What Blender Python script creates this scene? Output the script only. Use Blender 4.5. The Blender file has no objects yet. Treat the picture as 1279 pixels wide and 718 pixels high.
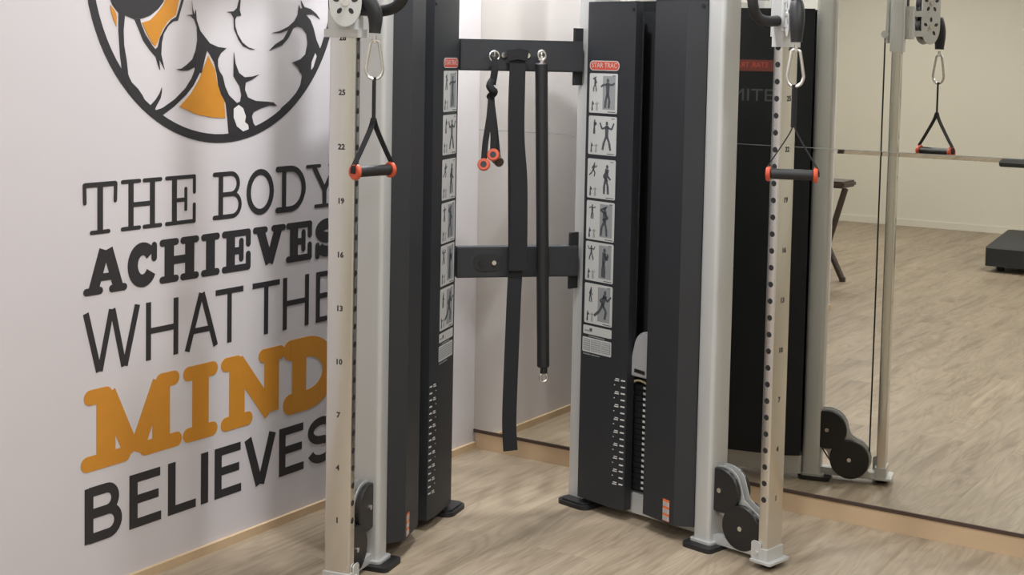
import bpy, bmesh, math, random
from mathutils import Vector, Matrix
random.seed(7)
PI = math.pi
scene = bpy.context.scene
COL = scene.collection

# ------------------------------------------------------------------ camera
F_PX, CY_PX = 1770.86, 187.1
YAW, PITCH, ROLL = -0.5709, 0.0664, 0.0199
cam_d = bpy.data.cameras.new('camera'); cam = bpy.data.objects.new('camera', cam_d); COL.objects.link(cam)
scene.camera = cam
fw = Vector((math.sin(YAW)*math.cos(PITCH), math.cos(YAW)*math.cos(PITCH), -math.sin(PITCH)))
rt = Vector((math.cos(YAW), -math.sin(YAW), 0)); up = rt.cross(fw)
rt2 = rt*math.cos(ROLL) + up*math.sin(ROLL); up2 = -rt*math.sin(ROLL) + up*math.cos(ROLL)
m = Matrix((rt2, up2, -fw)).transposed().to_4x4(); m.translation = Vector((2.9885, -4.4212, 1.5))
cam.matrix_world = m
cam_d.sensor_fit = 'HORIZONTAL'; cam_d.sensor_width = 36
cam_d.lens = F_PX/1279*36
cam_d.shift_x = 0; cam_d.shift_y = -(359-CY_PX)/1279
cam_d.clip_start = 0.05

# ------------------------------------------------------------------ light
w = bpy.data.worlds.new('world'); scene.world = w; w.use_nodes = True
w.node_tree.nodes['Background'].inputs[0].default_value = (0.9, 0.92, 1, 1)
w.node_tree.nodes['Background'].inputs[1].default_value = 0.3
def area(x, y, size, power, col=(.955, .98, 1), z=2.77, sx=None):
    l = bpy.data.lights.new('ceiling_light', 'AREA'); l.energy = power; l.color = col
    if sx: l.shape = 'RECTANGLE'; l.size = size; l.size_y = sx
    else: l.shape = 'DISK'; l.size = size
    o = bpy.data.objects.new('ceiling_light', l); COL.objects.link(o); o.location = (x, y, z)
    return o
area(1.0, -1.34, .12, 42)
area(3.0, -1.3, .5, 38)
area(.30, -.30, .25, 52)
area(1.4, -3.3, .6, 26)
area(3.6, -3.6, .9, 50)
area(1.2, -5.6, .9, 62)
area(3.8, -6.2, .9, 66)
area(-1.0, -6.6, .9, 66)
scene.view_settings.view_transform = 'Standard'; scene.view_settings.look = 'None'
scene.view_settings.gamma = 1; scene.view_settings.exposure = -0.33
scene.view_settings.use_curve_mapping = False

# ------------------------------------------------------------------ materials
def mat(name, col, rough=.5, metal=0, spec=.5, noise=None, bump=None):
    M = bpy.data.materials.new(name); M.use_nodes = True; nt = M.node_tree; b = nt.nodes['Principled BSDF']
    b.inputs['Base Color'].default_value = (*col, 1); b.inputs['Roughness'].default_value = rough
    b.inputs['Metallic'].default_value = metal; b.inputs['Specular IOR Level'].default_value = spec
    if noise or bump:
        tc = nt.nodes.new('ShaderNodeTexCoord')
    if noise:
        sc, amt = noise
        n = nt.nodes.new('ShaderNodeTexNoise'); n.inputs['Scale'].default_value = sc; n.inputs['Detail'].default_value = 4
        nt.links.new(tc.outputs['Object'], n.inputs['Vector'])
        r = nt.nodes.new('ShaderNodeMix'); r.data_type = 'RGBA'
        r.inputs[6].default_value = (*[c*(1-amt) for c in col], 1); r.inputs[7].default_value = (*[min(1, c*(1+amt)) for c in col], 1)
        nt.links.new(n.outputs['Fac'], r.inputs[0]); nt.links.new(r.outputs[2], b.inputs['Base Color'])
    if bump:
        sc, st = bump
        n2 = nt.nodes.new('ShaderNodeTexNoise'); n2.inputs['Scale'].default_value = sc
        nt.links.new(tc.outputs['Object'], n2.inputs['Vector'])
        bp = nt.nodes.new('ShaderNodeBump'); bp.inputs['Strength'].default_value = st; bp.inputs['Distance'].default_value = .001
        nt.links.new(n2.outputs['Fac'], bp.inputs['Height']); nt.links.new(bp.outputs['Normal'], b.inputs['Normal'])
    return M
M_wall = mat('printed_wall', (.565, .53, .545), .6, noise=(1.5, .03))
M_cream = mat('cream_wall', (.70, .66, .565), .8, noise=(2, .03))
M_ceil = mat('ceiling_paint', (.8, .8, .78), .9)
M_silver = mat('silver_paint', (.54, .54, .53), .36, .3, bump=(300, .05))
M_chrome = mat('chrome', (.74, .735, .71), .24, 1, noise=(6, .06))
M_steel = mat('bright_steel', (.75, .74, .72), .25, 1)
M_shroud = mat('black_textured_steel', (.0195, .0212, .0255), .5, bump=(900, .3))
M_shroud2 = mat('black_inner_steel', (.012, .013, .015), .6)
M_back = mat('black_back_steel', (.010, .0115, .014), .6, spec=.3)
M_plate = mat('weight_black', (.010, .010, .011), .5)
M_rubber = mat('black_rubber', (.012, .012, .013), .5)
M_wheel = mat('black_nylon', (.014, .014, .015), .35)
M_web = mat('black_webbing', (.010, .010, .012), .85, bump=(600, .6))
M_orange = mat('orange_plastic', (.52, .075, .03), .4)
M_red = mat('red_print', (.50, .07, .04), .5)
M_dred = mat('dark_red_print', (.16, .03, .02), .5)
M_grey = mat('grey_plastic', (.33, .33, .34), .5)
M_white = mat('white_print', (.62, .62, .60), .5)
M_paper = mat('sticker_white', (.50, .50, .49), .45)
M_ink = mat('sticker_ink', (.07, .075, .085), .6)
M_ink2 = mat('sticker_grey_ink', (.26, .27, .28), .6)
M_black = mat('black_ink', (.022, .020, .022), .55)
M_gold = mat('orange_ink', (.52, .215, .02), .55, noise=(25, .08))
M_whiteink = mat('white_ink', (.66, .63, .63), .6)
M_orange2 = mat('warning_orange', (.7, .16, .04), .5)
M_cord = mat('cream_cord', (.55, .48, .3), .8)
M_brown = mat('brown_steel', (.045, .030, .022), .4)
M_edge = mat('glass_edge', (.20, .21, .20), .4)
M_trim = mat('oak_trim', (.52, .375, .235), .55, noise=(8, .1))
M_seal = mat('brown_seal', (.055, .032, .022), .6)
M_dgrey = mat('dim_print', (.075, .08, .085), .5)
M_poster = mat('poster_white', (.8, .8, .78), .5)

def wood():
    M = bpy.data.materials.new('oak_plank_floor'); M.use_nodes = True; nt = M.node_tree; b = nt.nodes['Principled BSDF']
    N = nt.nodes.new; L = nt.links.new
    tc = N('ShaderNodeTexCoord'); mp = N('ShaderNodeMapping'); mp.inputs['Rotation'].default_value = (0, 0, PI/2)
    L(tc.outputs['Object'], mp.inputs['Vector'])
    br = N('ShaderNodeTexBrick'); br.offset = .37; br.inputs['Scale'].default_value = 1
    br.inputs['Brick Width'].default_value = 1.25; br.inputs['Row Height'].default_value = .19
    br.inputs['Mortar Size'].default_value = .0009; br.inputs['Mortar Smooth'].default_value = .2; br.inputs['Bias'].default_value = 0
    br.inputs['Color1'].default_value = (.40, .40, .40, 1); br.inputs['Color2'].default_value = (.62, .62, .62, 1); br.inputs['Mortar'].default_value = (.30, .30, .30, 1)
    L(mp.outputs[0], br.inputs['Vector'])
    # grain: long streaks along the plank
    m2 = N('ShaderNodeMapping'); m2.inputs['Scale'].default_value = (.8, 7, 1); L(mp.outputs[0], m2.inputs['Vector'])
    addv = N('ShaderNodeVectorMath'); addv.operation = 'ADD'
    L(m2.outputs[0], addv.inputs[0]); 
    sc = N('ShaderNodeVectorMath'); sc.operation = 'SCALE'; sc.inputs['Scale'].default_value = 13; L(br.outputs['Color'], sc.inputs[0]); L(sc.outputs[0], addv.inputs[1])
    n1 = N('ShaderNodeTexNoise'); n1.inputs['Scale'].default_value = 2.2; n1.inputs['Detail'].default_value = 6; n1.inputs['Roughness'].default_value = .62; n1.inputs['Distortion'].default_value = .9
    L(addv.outputs[0], n1.inputs['Vector'])
    m3 = N('ShaderNodeMapping'); m3.inputs['Scale'].default_value = (3, 90, 1); L(mp.outputs[0], m3.inputs['Vector'])
    n2 = N('ShaderNodeTexNoise'); n2.inputs['Scale'].default_value = 2; n2.inputs['Detail'].default_value = 4; L(m3.outputs[0], n2.inputs['Vector'])
    mr = N('ShaderNodeMapRange'); mr.inputs[1].default_value = .36; mr.inputs[2].default_value = .66; L(n1.outputs['Fac'], mr.inputs[0])
    ramp = N('ShaderNodeValToRGB'); e = ramp.color_ramp.elements
    e[0].position = 0; e[0].color = (.23, .178, .122, 1); e[1].position = 1; e[1].color = (.35, .280, .203, 1)
    k = ramp.color_ramp.elements.new(.35); k.color = (.295, .233, .165, 1)
    L(mr.outputs[0], ramp.inputs[0])
    mx = N('ShaderNodeMix'); mx.data_type = 'RGBA'; mx.blend_type = 'OVERLAY'; mx.inputs[0].default_value = .22
    L(ramp.outputs[0], mx.inputs[6]); L(n2.outputs['Fac'], mx.inputs[7])
    m4 = N('ShaderNodeMapping'); m4.inputs['Scale'].default_value = (.9, 5.5, 1); L(mp.outputs[0], m4.inputs['Vector'])
    ad4 = N('ShaderNodeVectorMath'); ad4.operation = 'ADD'; L(m4.outputs[0], ad4.inputs[0]); L(sc.outputs[0], ad4.inputs[1])
    n5 = N('ShaderNodeTexNoise'); n5.inputs['Scale'].default_value = 1.1; n5.inputs['Detail'].default_value = 2; n5.inputs['Distortion'].default_value = .5; L(ad4.outputs[0], n5.inputs['Vector'])
    ml = N('ShaderNodeMath'); ml.operation = 'MULTIPLY'; ml.inputs[1].default_value = 95; L(n5.outputs['Fac'], ml.inputs[0])
    sn = N('ShaderNodeMath'); sn.operation = 'SINE'; L(ml.outputs[0], sn.inputs[0])
    cr = N('ShaderNodeMapRange'); cr.inputs[1].default_value = -1; cr.inputs[2].default_value = .2; cr.inputs[3].default_value = .43; cr.inputs[4].default_value = .52; L(sn.outputs[0], cr.inputs[0])
    mx3 = N('ShaderNodeMix'); mx3.data_type = 'RGBA'; mx3.blend_type = 'OVERLAY'; mx3.inputs[0].default_value = .75
    L(mx.outputs[2], mx3.inputs[6]); L(cr.outputs[0], mx3.inputs[7])
    mx2 = N('ShaderNodeMix'); mx2.data_type = 'RGBA'; mx2.blend_type = 'OVERLAY'; mx2.inputs[0].default_value = .4
    L(mx3.outputs[2], mx2.inputs[6]); L(br.outputs['Color'], mx2.inputs[7])
    L(mx2.outputs[2], b.inputs['Base Color'])
    b.inputs['Roughness'].default_value = .42; b.inputs['Specular IOR Level'].default_value = .35
    bp = N('ShaderNodeBump'); bp.inputs['Strength'].default_value = .25; bp.inputs['Distance'].default_value = .001
    L(n2.outputs['Fac'], bp.inputs['Height']); L(bp.outputs['Normal'], b.inputs['Normal'])
    return M
M_floor = wood()
M_mirror = mat('mirror_glass', (.80, .79, .74), .008, 1)

# ------------------------------------------------------------------ helpers
def finish(bm, ang=35):
    bmesh.ops.recalc_face_normals(bm, faces=bm.faces)
    for f in bm.faces: f.smooth = True
    lim = math.radians(ang)
    for e in bm.edges:
        if len(e.link_faces) == 2:
            if e.calc_face_angle(0) > lim: e.smooth = False
        else: e.smooth = False
def wloc(o):
    v = Vector((0, 0, 0))
    while o: v += o.location; o = o.parent
    return v
def obj(name, bm, mats, parent=None, loc=None, keep=False):
    """link bm (built in world coordinates) as one mesh object; origin at loc or its parent's"""
    if not keep: finish(bm)
    me = bpy.data.meshes.new(name)
    base = wloc(parent) if parent else Vector((0, 0, 0))
    if loc is None:
        if parent: loc = base
        else:
            vs = [v.co for v in bm.verts]
            loc = Vector(((min(v.x for v in vs)+max(v.x for v in vs))/2, (min(v.y for v in vs)+max(v.y for v in vs))/2, min(v.z for v in vs)))
    loc = Vector(loc)
    for v in bm.verts: v.co -= loc
    bm.to_mesh(me); bm.free()
    for mm in (mats if isinstance(mats, (list, tuple)) else [mats]): me.materials.append(mm)
    o = bpy.data.objects.new(name, me); COL.objects.link(o)
    if parent: o.parent = parent
    o.location = loc - base
    return o
def empty(name, loc, label, cat, group=None):
    o = bpy.data.objects.new(name, None); COL.objects.link(o); o.location = loc; o.empty_display_size = .1
    o['label'] = label; o['category'] = cat
    if group: o['group'] = group
    return o
def tag(o, label, cat, group=None):
    o['label'] = label; o['category'] = cat
    if group: o['group'] = group
    return o
def struct(name, bm, m):
    o = obj(name, bm, m, loc=(0, 0, 0)); o['kind'] = 'structure'; return o
def box(bm, lo, hi, mi=0):
    P = [(x, y, z) for x in (lo[0], hi[0]) for y in (lo[1], hi[1]) for z in (lo[2], hi[2])]
    v = [bm.verts.new(p) for p in P]
    for f in ((0, 1, 3, 2), (4, 6, 7, 5), (0, 4, 5, 1), (2, 3, 7, 6), (0, 2, 6, 4), (1, 5, 7, 3)):
        bm.faces.new([v[i] for i in f]).material_index = mi
def prism(bm, pts, z0, z1, fn=None, mi=0):
    """pts: plan polygon (a,b); fn maps (a,b,z)->world"""
    fn = fn or (lambda a, b, z: (a, b, z))
    A = [bm.verts.new(fn(a, b, z0)) for a, b in pts]; B = [bm.verts.new(fn(a, b, z1)) for a, b in pts]
    n = len(pts)
    for i in range(n): bm.faces.new((A[i], A[(i+1) % n], B[(i+1) % n], B[i])).material_index = mi
    bm.faces.new(A[::-1]).material_index = mi; bm.faces.new(B).material_index = mi
def rrect(a0, a1, b0, b1, r, n=5):
    P = []
    for cx, cy, s in ((a1-r, b1-r, 0), (a0+r, b1-r, 1), (a0+r, b0+r, 2), (a1-r, b0+r, 3)):
        for i in range(n+1):
            t = (s+i/n)*PI/2; P.append((cx+r*math.cos(t), cy+r*math.sin(t)))
    return P
def cyl(bm, p0, p1, r0, r1=None, n=24, mi=0, bev=0):
    p0 = Vector(p0); p1 = Vector(p1); r1 = r0 if r1 is None else r1
    ax = (p1-p0).normalized(); u = ax.orthogonal().normalized(); v = ax.cross(u)
    prof = [(0, r0), (1, r1)] if not bev else [(0, r0-bev), (bev/(p1-p0).length, r0), (1-bev/(p1-p0).length, r1), (1, r1-bev)]
    rings = []
    for t, r in prof:
        c = p0.lerp(p1, t); rings.append([bm.verts.new(c+(u*math.cos(2*PI*i/n)+v*math.sin(2*PI*i/n))*r) for i in range(n)])
    for A, B in zip(rings, rings[1:]):
        for i in range(n): bm.faces.new((A[i], A[(i+1) % n], B[(i+1) % n], B[i])).material_index = mi
    bm.faces.new(rings[0][::-1]).material_index = mi; bm.faces.new(rings[-1]).material_index = mi
def smooth_path(P, k=6, closed=False):
    P = [Vector(p) for p in P]; out = []; n = len(P)
    rng = range(n) if closed else range(n-1)
    for i in rng:
        p0 = P[(i-1) % n] if (closed or i > 0) else P[0]; p1 = P[i]; p2 = P[(i+1) % n]; p3 = P[(i+2) % n] if (closed or i+2 < n) else P[-1]
        for j in range(k):
            t = j/k
            out.append(.5*((2*p1)+(p2-p0)*t+(2*p0-5*p1+4*p2-p3)*t*t+(-p0+3*p1-3*p2+p3)*t**3))
    if not closed: out.append(P[-1])
    return out
def tube(bm, path, r, n=12, closed=False, mi=0):
    path = [Vector(p) for p in path]; N = len(path); rings = []; u = None
    for i, p in enumerate(path):
        a = path[(i-1) % N] if (closed or i) else path[0]; b = path[(i+1) % N] if (closed or i < N-1) else path[-1]
        t = (b-a).normalized()
        if u is None: u = t.orthogonal().normalized()
        u = (u-t*u.dot(t)).normalized(); v = t.cross(u)
        rr = r(i/(N-1)) if callable(r) else r
        rings.append([bm.verts.new(p+(u*math.cos(2*PI*j/n)+v*math.sin(2*PI*j/n))*rr) for j in range(n)])
    prs = list(zip(rings, rings[1:]))+([(rings[-1], rings[0])] if closed else [])
    for A, B in prs:
        for j in range(n): bm.faces.new((A[j], A[(j+1) % n], B[(j+1) % n], B[j])).material_index = mi
    if not closed:
        bm.faces.new(rings[0][::-1]); bm.faces.new(rings[-1])
def band(bm, path, wdir, width, thick, mi=0):
    """flat strap: path, width direction (vector or function), width (number or function of 0..1)"""
    path = [Vector(p) for p in path]; N = len(path); R_ = []
    for i, p in enumerate(path):
        a = path[max(i-1, 0)]; b = path[min(i+1, N-1)]; t = (b-a).normalized()
        wd = Vector(wdir(i/(N-1)) if callable(wdir) else wdir); wd = (wd-t*wd.dot(t)).normalized(); nn = t.cross(wd)
        W = (width(i/(N-1)) if callable(width) else width)/2
        R_.append([bm.verts.new(p+wd*W*sx+nn*thick/2*sy) for sx, sy in ((1, 1), (-1, 1), (-1, -1), (1, -1))])
    for A, B in zip(R_, R_[1:]):
        for j in range(4): bm.faces.new((A[j], A[(j+1) % 4], B[(j+1) % 4], B[j])).material_index = mi
    bm.faces.new(R_[0][::-1]); bm.faces.new(R_[-1])
def disc_poly(bm, pts2, fn, d0, d1, mi=0):
    """extrude a 2D polygon between depths d0,d1; fn(a,b,depth)->world"""
    A = [bm.verts.new(fn(a, b, d0)) for a, b in pts2]; B = [bm.verts.new(fn(a, b, d1)) for a, b in pts2]
    n = len(pts2)
    for i in range(n): bm.faces.new((A[i], A[(i+1) % n], B[(i+1) % n], B[i])).material_index = mi
    bm.faces.new(A[::-1]).material_index = mi; bm.faces.new(B).material_index = mi

# ------------------------------------------------------------------ the room
Y_FAR, WALL_END = -8.546, -3.85
b = bmesh.new(); box(b, (-3.1, Y_FAR-.1, -.1), (6.1, .1, 0)); struct('floor', b, M_floor)
b = bmesh.new(); box(b, (-3.1, Y_FAR-.1, 2.8), (6.1, .1, 2.9)); struct('ceiling', b, M_ceil)
b = bmesh.new(); box(b, (-.15, WALL_END, 0), (0, .1, 2.8)); struct('wall_left', b, M_wall)
b = bmesh.new(); box(b, (0, .012, 0), (6.1, .1, 2.8)); struct('wall_mirror', b, M_cream)
b = bmesh.new(); box(b, (-3.1, Y_FAR-.1, 0), (6.1, Y_FAR, 2.8)); struct('wall_back', b, M_cream)
b = bmesh.new(); box(b, (6.0, Y_FAR, 0), (6.1, 0.012, 2.8)); struct('wall_right', b, M_cream)
b = bmesh.new(); box(b, (-3.1, Y_FAR, 0), (-3.0, WALL_END, 2.8)); struct('wall_far_left', b, M_cream)
b = bmesh.new(); box(b, (-3.1, WALL_END, 0), (-.15, WALL_END+.1, 2.8)); struct('wall_side', b, M_cream)
b = bmesh.new(); prism(b, [(0, -.0005), (.012, -.0005), (.012, WALL_END), (0, WALL_END)], 0, .026); struct('baseboard_left', b, M_trim)
b = bmesh.new(); prism(b, [(.012, -.0), (6, -.0), (6, .012), (.012, .012)], 0, .063); struct('baseboard_mirror', b, M_trim)
b = bmesh.new(); box(b, (-3, Y_FAR, 0), (6, Y_FAR+.012, .06)); struct('baseboard_back', b, M_cream)
b = bmesh.new(); box(b, (0.001, -.003, .063), (6, .012, .0748)); struct('trim_1', b, M_seal)
SEAM = 1.2186
b = bmesh.new(); box(b, (0.001, 0, .0748), (5.99, .012, SEAM-.014))
# bevelled upper edge of the lower mirror
v = [b.verts.new(p) for p in ((0.001, .0006, SEAM-.014), (5.99, .0006, SEAM-.014), (5.99, 0, SEAM-.001), (.001, 0, SEAM-.001), (0.001, .012, SEAM-.014), (5.99, .012, SEAM-.014), (5.99, .012, SEAM-.001), (.001, .012, SEAM-.001))]
for f in ((0, 1, 2, 3), (3, 2, 6, 7), (4, 5, 6, 7), (0, 3, 7, 4), (1, 5, 6, 2), (0, 1, 5, 4)): b.faces.new([v[i] for i in f])
lm = obj('mirror', b, M_mirror, loc=(0, 0, 0)); tag(lm, 'large frameless mirror pane above the oak plinth, lower of the two', 'mirror')
b = bmesh.new(); box(b, (0.001, 0, SEAM+.001), (5.99, .012, 2.6))
um = obj('mirror', b, M_mirror, loc=(0, 0, 0)); tag(um, 'frameless mirror pane, upper of the two, above the horizontal seam', 'mirror')
b = bmesh.new(); box(b, (0.001, -.0004, SEAM-.001), (5.99, .011, SEAM+.001)); struct('trim_2', b, M_edge)

# ------------------------------------------------------------------ printed wall slogan
MURAL={'orange':[[(-1586,1636),(-1535,1638),(-1546,1596),(-1575,1578),(-1597,1552),(-1612,1523),(-1622,1506),(-1635,1514),(-1657,1545),(-1672,1570),(-1642,1578),(-1613,1602),(-1594,1622)],[(-1586,1636),(-1579,1662),(-1526,1664),(-1535,1638)],[(-1785,1614),(-1768,1599),(-1762,1583),(-1763,1557),(-1773,1574),(-1782,1596)],[(-1418,1482),(-1390,1440),(-1379,1396),(-1352,1352),(-1347,1298),(-1400,1301),(-1468,1313),(-1531,1336),(-1486,1372),(-1452,1415)]],'black':[[(-1786,1654),(-1782,1628),(-1758,1602),(-1733,1588),(-1701,1579),(-1672,1582),(-1642,1591),(-1613,1610),(-1594,1630),(-1583,1653),(-1591,1692),(-1643,1717),(-1715,1718),(-1768,1690)],[(-1786,1630),(-1758,1602),(-1733,1592),(-1738,1548),(-1736,1507),(-1727,1466),(-1722,1432),(-1741,1432),(-1750,1480),(-1756,1548),(-1756,1594),(-1775,1612)],[(-1746,1457),(-1743,1433),(-1736,1410),(-1706,1364),(-1670,1333),(-1646,1317),(-1616,1306),(-1596,1312),(-1549,1338),(-1506,1368),(-1476,1396),(-1456,1425),(-1440,1451),(-1436,1461),(-1465,1461),(-1469,1451),(-1474,1435),(-1484,1416),(-1508,1388),(-1549,1357),(-1596,1333),(-1626,1326),(-1617,1341),(-1603,1360),(-1598,1377),(-1598,1391),(-1606,1375),(-1621,1357),(-1642,1340),(-1658,1351),(-1670,1370),(-1686,1388),(-1709,1406),(-1719,1422),(-1725,1438),(-1730,1457)],[(-1484,1638),(-1481,1618),(-1474,1598),(-1468,1614),(-1465,1584),(-1450,1553),(-1426,1531),(-1409,1516),(-1409,1507),(-1423,1496),(-1433,1469),(-1444,1432),(-1475,1432),(-1469,1449),(-1497,1439),(-1524,1438),(-1544,1442),(-1524,1444),(-1505,1454),(-1481,1471),(-1468,1497),(-1462,1526),(-1464,1564),(-1474,1585),(-1488,1595),(-1504,1597),(-1486,1599),(-1480,1598)],[(-1456,1558),(-1435,1536),(-1411,1518),(-1378,1508),(-1343,1505),(-1366,1490),(-1378,1472),(-1378,1451),(-1369,1432),(-1384,1432),(-1394,1463),(-1411,1485),(-1424,1499),(-1431,1504),(-1455,1492)],[(-1388,1459),(-1383,1432),(-1376,1392),(-1366,1369),(-1345,1342),(-1338,1299),(-1331,1244),(-1264,1244),(-1211,1265),(-1226,1279),(-1233,1300),(-1226,1313),(-1197,1323),(-1157,1332),(-1122,1330),(-1137,1341),(-1167,1344),(-1216,1347),(-1251,1358),(-1264,1381),(-1261,1403),(-1232,1412),(-1203,1427),(-1232,1421),(-1266,1419),(-1290,1432),(-1305,1460),(-1312,1493),(-1313,1458),(-1313,1422),(-1287,1392),(-1279,1365),(-1284,1346),(-1298,1342),(-1332,1366),(-1348,1392),(-1358,1422),(-1376,1442),(-1380,1460)],[(-1699,1579),(-1679,1580),(-1675,1566),(-1660,1539),(-1635,1509),(-1623,1498),(-1614,1504),(-1605,1532),(-1586,1560),(-1564,1581),(-1544,1591),(-1533,1616),(-1525,1639),(-1524,1656),(-1506,1657),(-1516,1639),(-1525,1616),(-1538,1580),(-1556,1577),(-1575,1564),(-1592,1541),(-1599,1515),(-1601,1484),(-1588,1441),(-1608,1470),(-1605,1439),(-1614,1456),(-1621,1476),(-1646,1498),(-1668,1522),(-1681,1547)],[(-1291,1652),(-1285,1652),(-1289,1619),(-1282,1603),(-1302,1600),(-1308,1589),(-1307,1571),(-1297,1548),(-1277,1524),(-1251,1509),(-1221,1503),(-1242,1503),(-1273,1512),(-1292,1530),(-1302,1547),(-1312,1562),(-1314,1595),(-1325,1609),(-1342,1612),(-1314,1615),(-1300,1625)],[(-1146,1555),(-1114,1561),(-1073,1576),(-1045,1594),(-1029,1614),(-1024,1645),(-1017,1634),(-1008,1636),(-1015,1660),(-998,1640),(-969,1635),(-940,1620),(-923,1604),(-955,1618),(-991,1616),(-969,1600),(-954,1575),(-939,1537),(-921,1510),(-907,1528),(-895,1557),(-892,1538),(-918,1473),(-942,1432),(-1014,1432),(-1029,1456),(-1052,1465),(-1015,1475),(-991,1491),(-982,1526),(-987,1555),(-1007,1573),(-1031,1578),(-1049,1572),(-1072,1540),(-1100,1518),(-1158,1501),(-1132,1520),(-1095,1537),(-1072,1565),(-1109,1556)],[(-1044,1462),(-1012,1439),(-1006,1421),(-1014,1393),(-1034,1369),(-1065,1345),(-1106,1321),(-1065,1327),(-1013,1368),(-982,1404),(-945,1446),(-932,1462)]],'white':[[(-1291,1336),(-1312,1325),(-1312,1299),(-1298,1272),(-1271,1256),(-1247,1262),(-1250,1275),(-1264,1284),(-1260,1301),(-1272,1326)],[(-945,1495),(-938,1485),(-954,1450),(-964,1442),(-962,1466)]],'rows':[('slab','THE BODY',996.8,1138.3,[('T',-1878.0,-1759.3),('H',-1746.3,-1595.4),('E',-1584.1,-1464.8),('B',-1394.8,-1271.8),('O',-1253.4,-1132.4),('D',-1120.7,-983.6),('Y',-982.0,-799.7)]),('slabbold','ACHIEVES',833.1,959.3,[('A',-1875.9,-1723.8),('C',-1721.5,-1613.2),('H',-1604.1,-1450.8),('I',-1442.0,-1366.1),('E',-1356.8,-1233.9),('V',-1224.1,-1076.6),('E',-1073.6,-950.4),('S',-932.7,-811.8)]),('sans','WHAT THE',621.5,786.8,[('W',-1876.7,-1676.6),('H',-1654.1,-1531.3),('A',-1505.5,-1371.0),('T',-1381.7,-1264.3),('T',-1223.5,-1101.4),('H',-1085.4,-962.4),('E',-926.6,-829.0)]),('slabbold','MIND',351.7,575.8,[('M',-1874.3,-1526.5),('I',-1511.7,-1371.3),('N',-1357.2,-1072.2),('D',-1069.2,-824.1)]),('sansbold','BELIEVES',152.7,306.3,[('B',-1871.4,-1739.9),('E',-1713.8,-1595.6),('L',-1569.0,-1458.5),('I',-1437.9,-1408.3),('E',-1381.6,-1267.7),('V',-1254.0,-1113.4),('E',-1096.9,-979.7),('S',-959.6,-826.6)])],'circle':[-1354.7,1745.3,520.4]}
def wallfn(a, b_, d): return (d, a, b_)      # a = y, b = z, d = distance from the wall
LAYER = [0]
def poly(bm, pts, d0=.0004, d1=.0010):
    LAYER[0] = (LAYER[0]+1) % 60
    disc_poly(bm, pts, wallfn, d0-LAYER[0]*2e-6, d1+LAYER[0]*1.2e-5)
def strip(bm, P, wd, capround, closed=False, d1=.0010):
    """ribbon of width wd along polyline P (y,z), mitred"""
    P = [Vector((p[0], p[1])) for p in P]
    n = len(P); Lf = []; Rt = []
    for i in range(n):
        a = P[(i-1) % n] if (closed or i) else None; c = P[(i+1) % n] if (closed or i < n-1) else None
        t1 = (P[i]-a).normalized() if a is not None else None; t2 = (c-P[i]).normalized() if c is not None else None
        if t1 is None: t1 = t2
        if t2 is None: t2 = t1
        t = (t1+t2).normalized(); nn = Vector((-t.y, t.x)); k = wd/2/max(.35, nn.dot(Vector((-t1.y, t1.x))))
        Lf.append(P[i]+nn*k); Rt.append(P[i]-nn*k)
    rng = range(n) if closed else range(n-1)
    for i in rng:
        j = (i+1) % n
        poly(bm, [Lf[i], Lf[j], Rt[j], Rt[i]], d1=d1)
    if capround:
        for p in ((P[0], P[-1]) if not closed else ()):
            poly(bm, [(p.x+wd*capround*math.cos(2*PI*k/14), p.y+wd*capround*math.sin(2*PI*k/14)) for k in range(14)], d1=d1*1.02)
def arc(cx, cy, rx, ry, a0, a1, n=14):
    return [(cx+rx*math.cos(math.radians(a0+(a1-a0)*i/n)), cy+ry*math.sin(math.radians(a0+(a1-a0)*i/n))) for i in range(n+1)]
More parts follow.
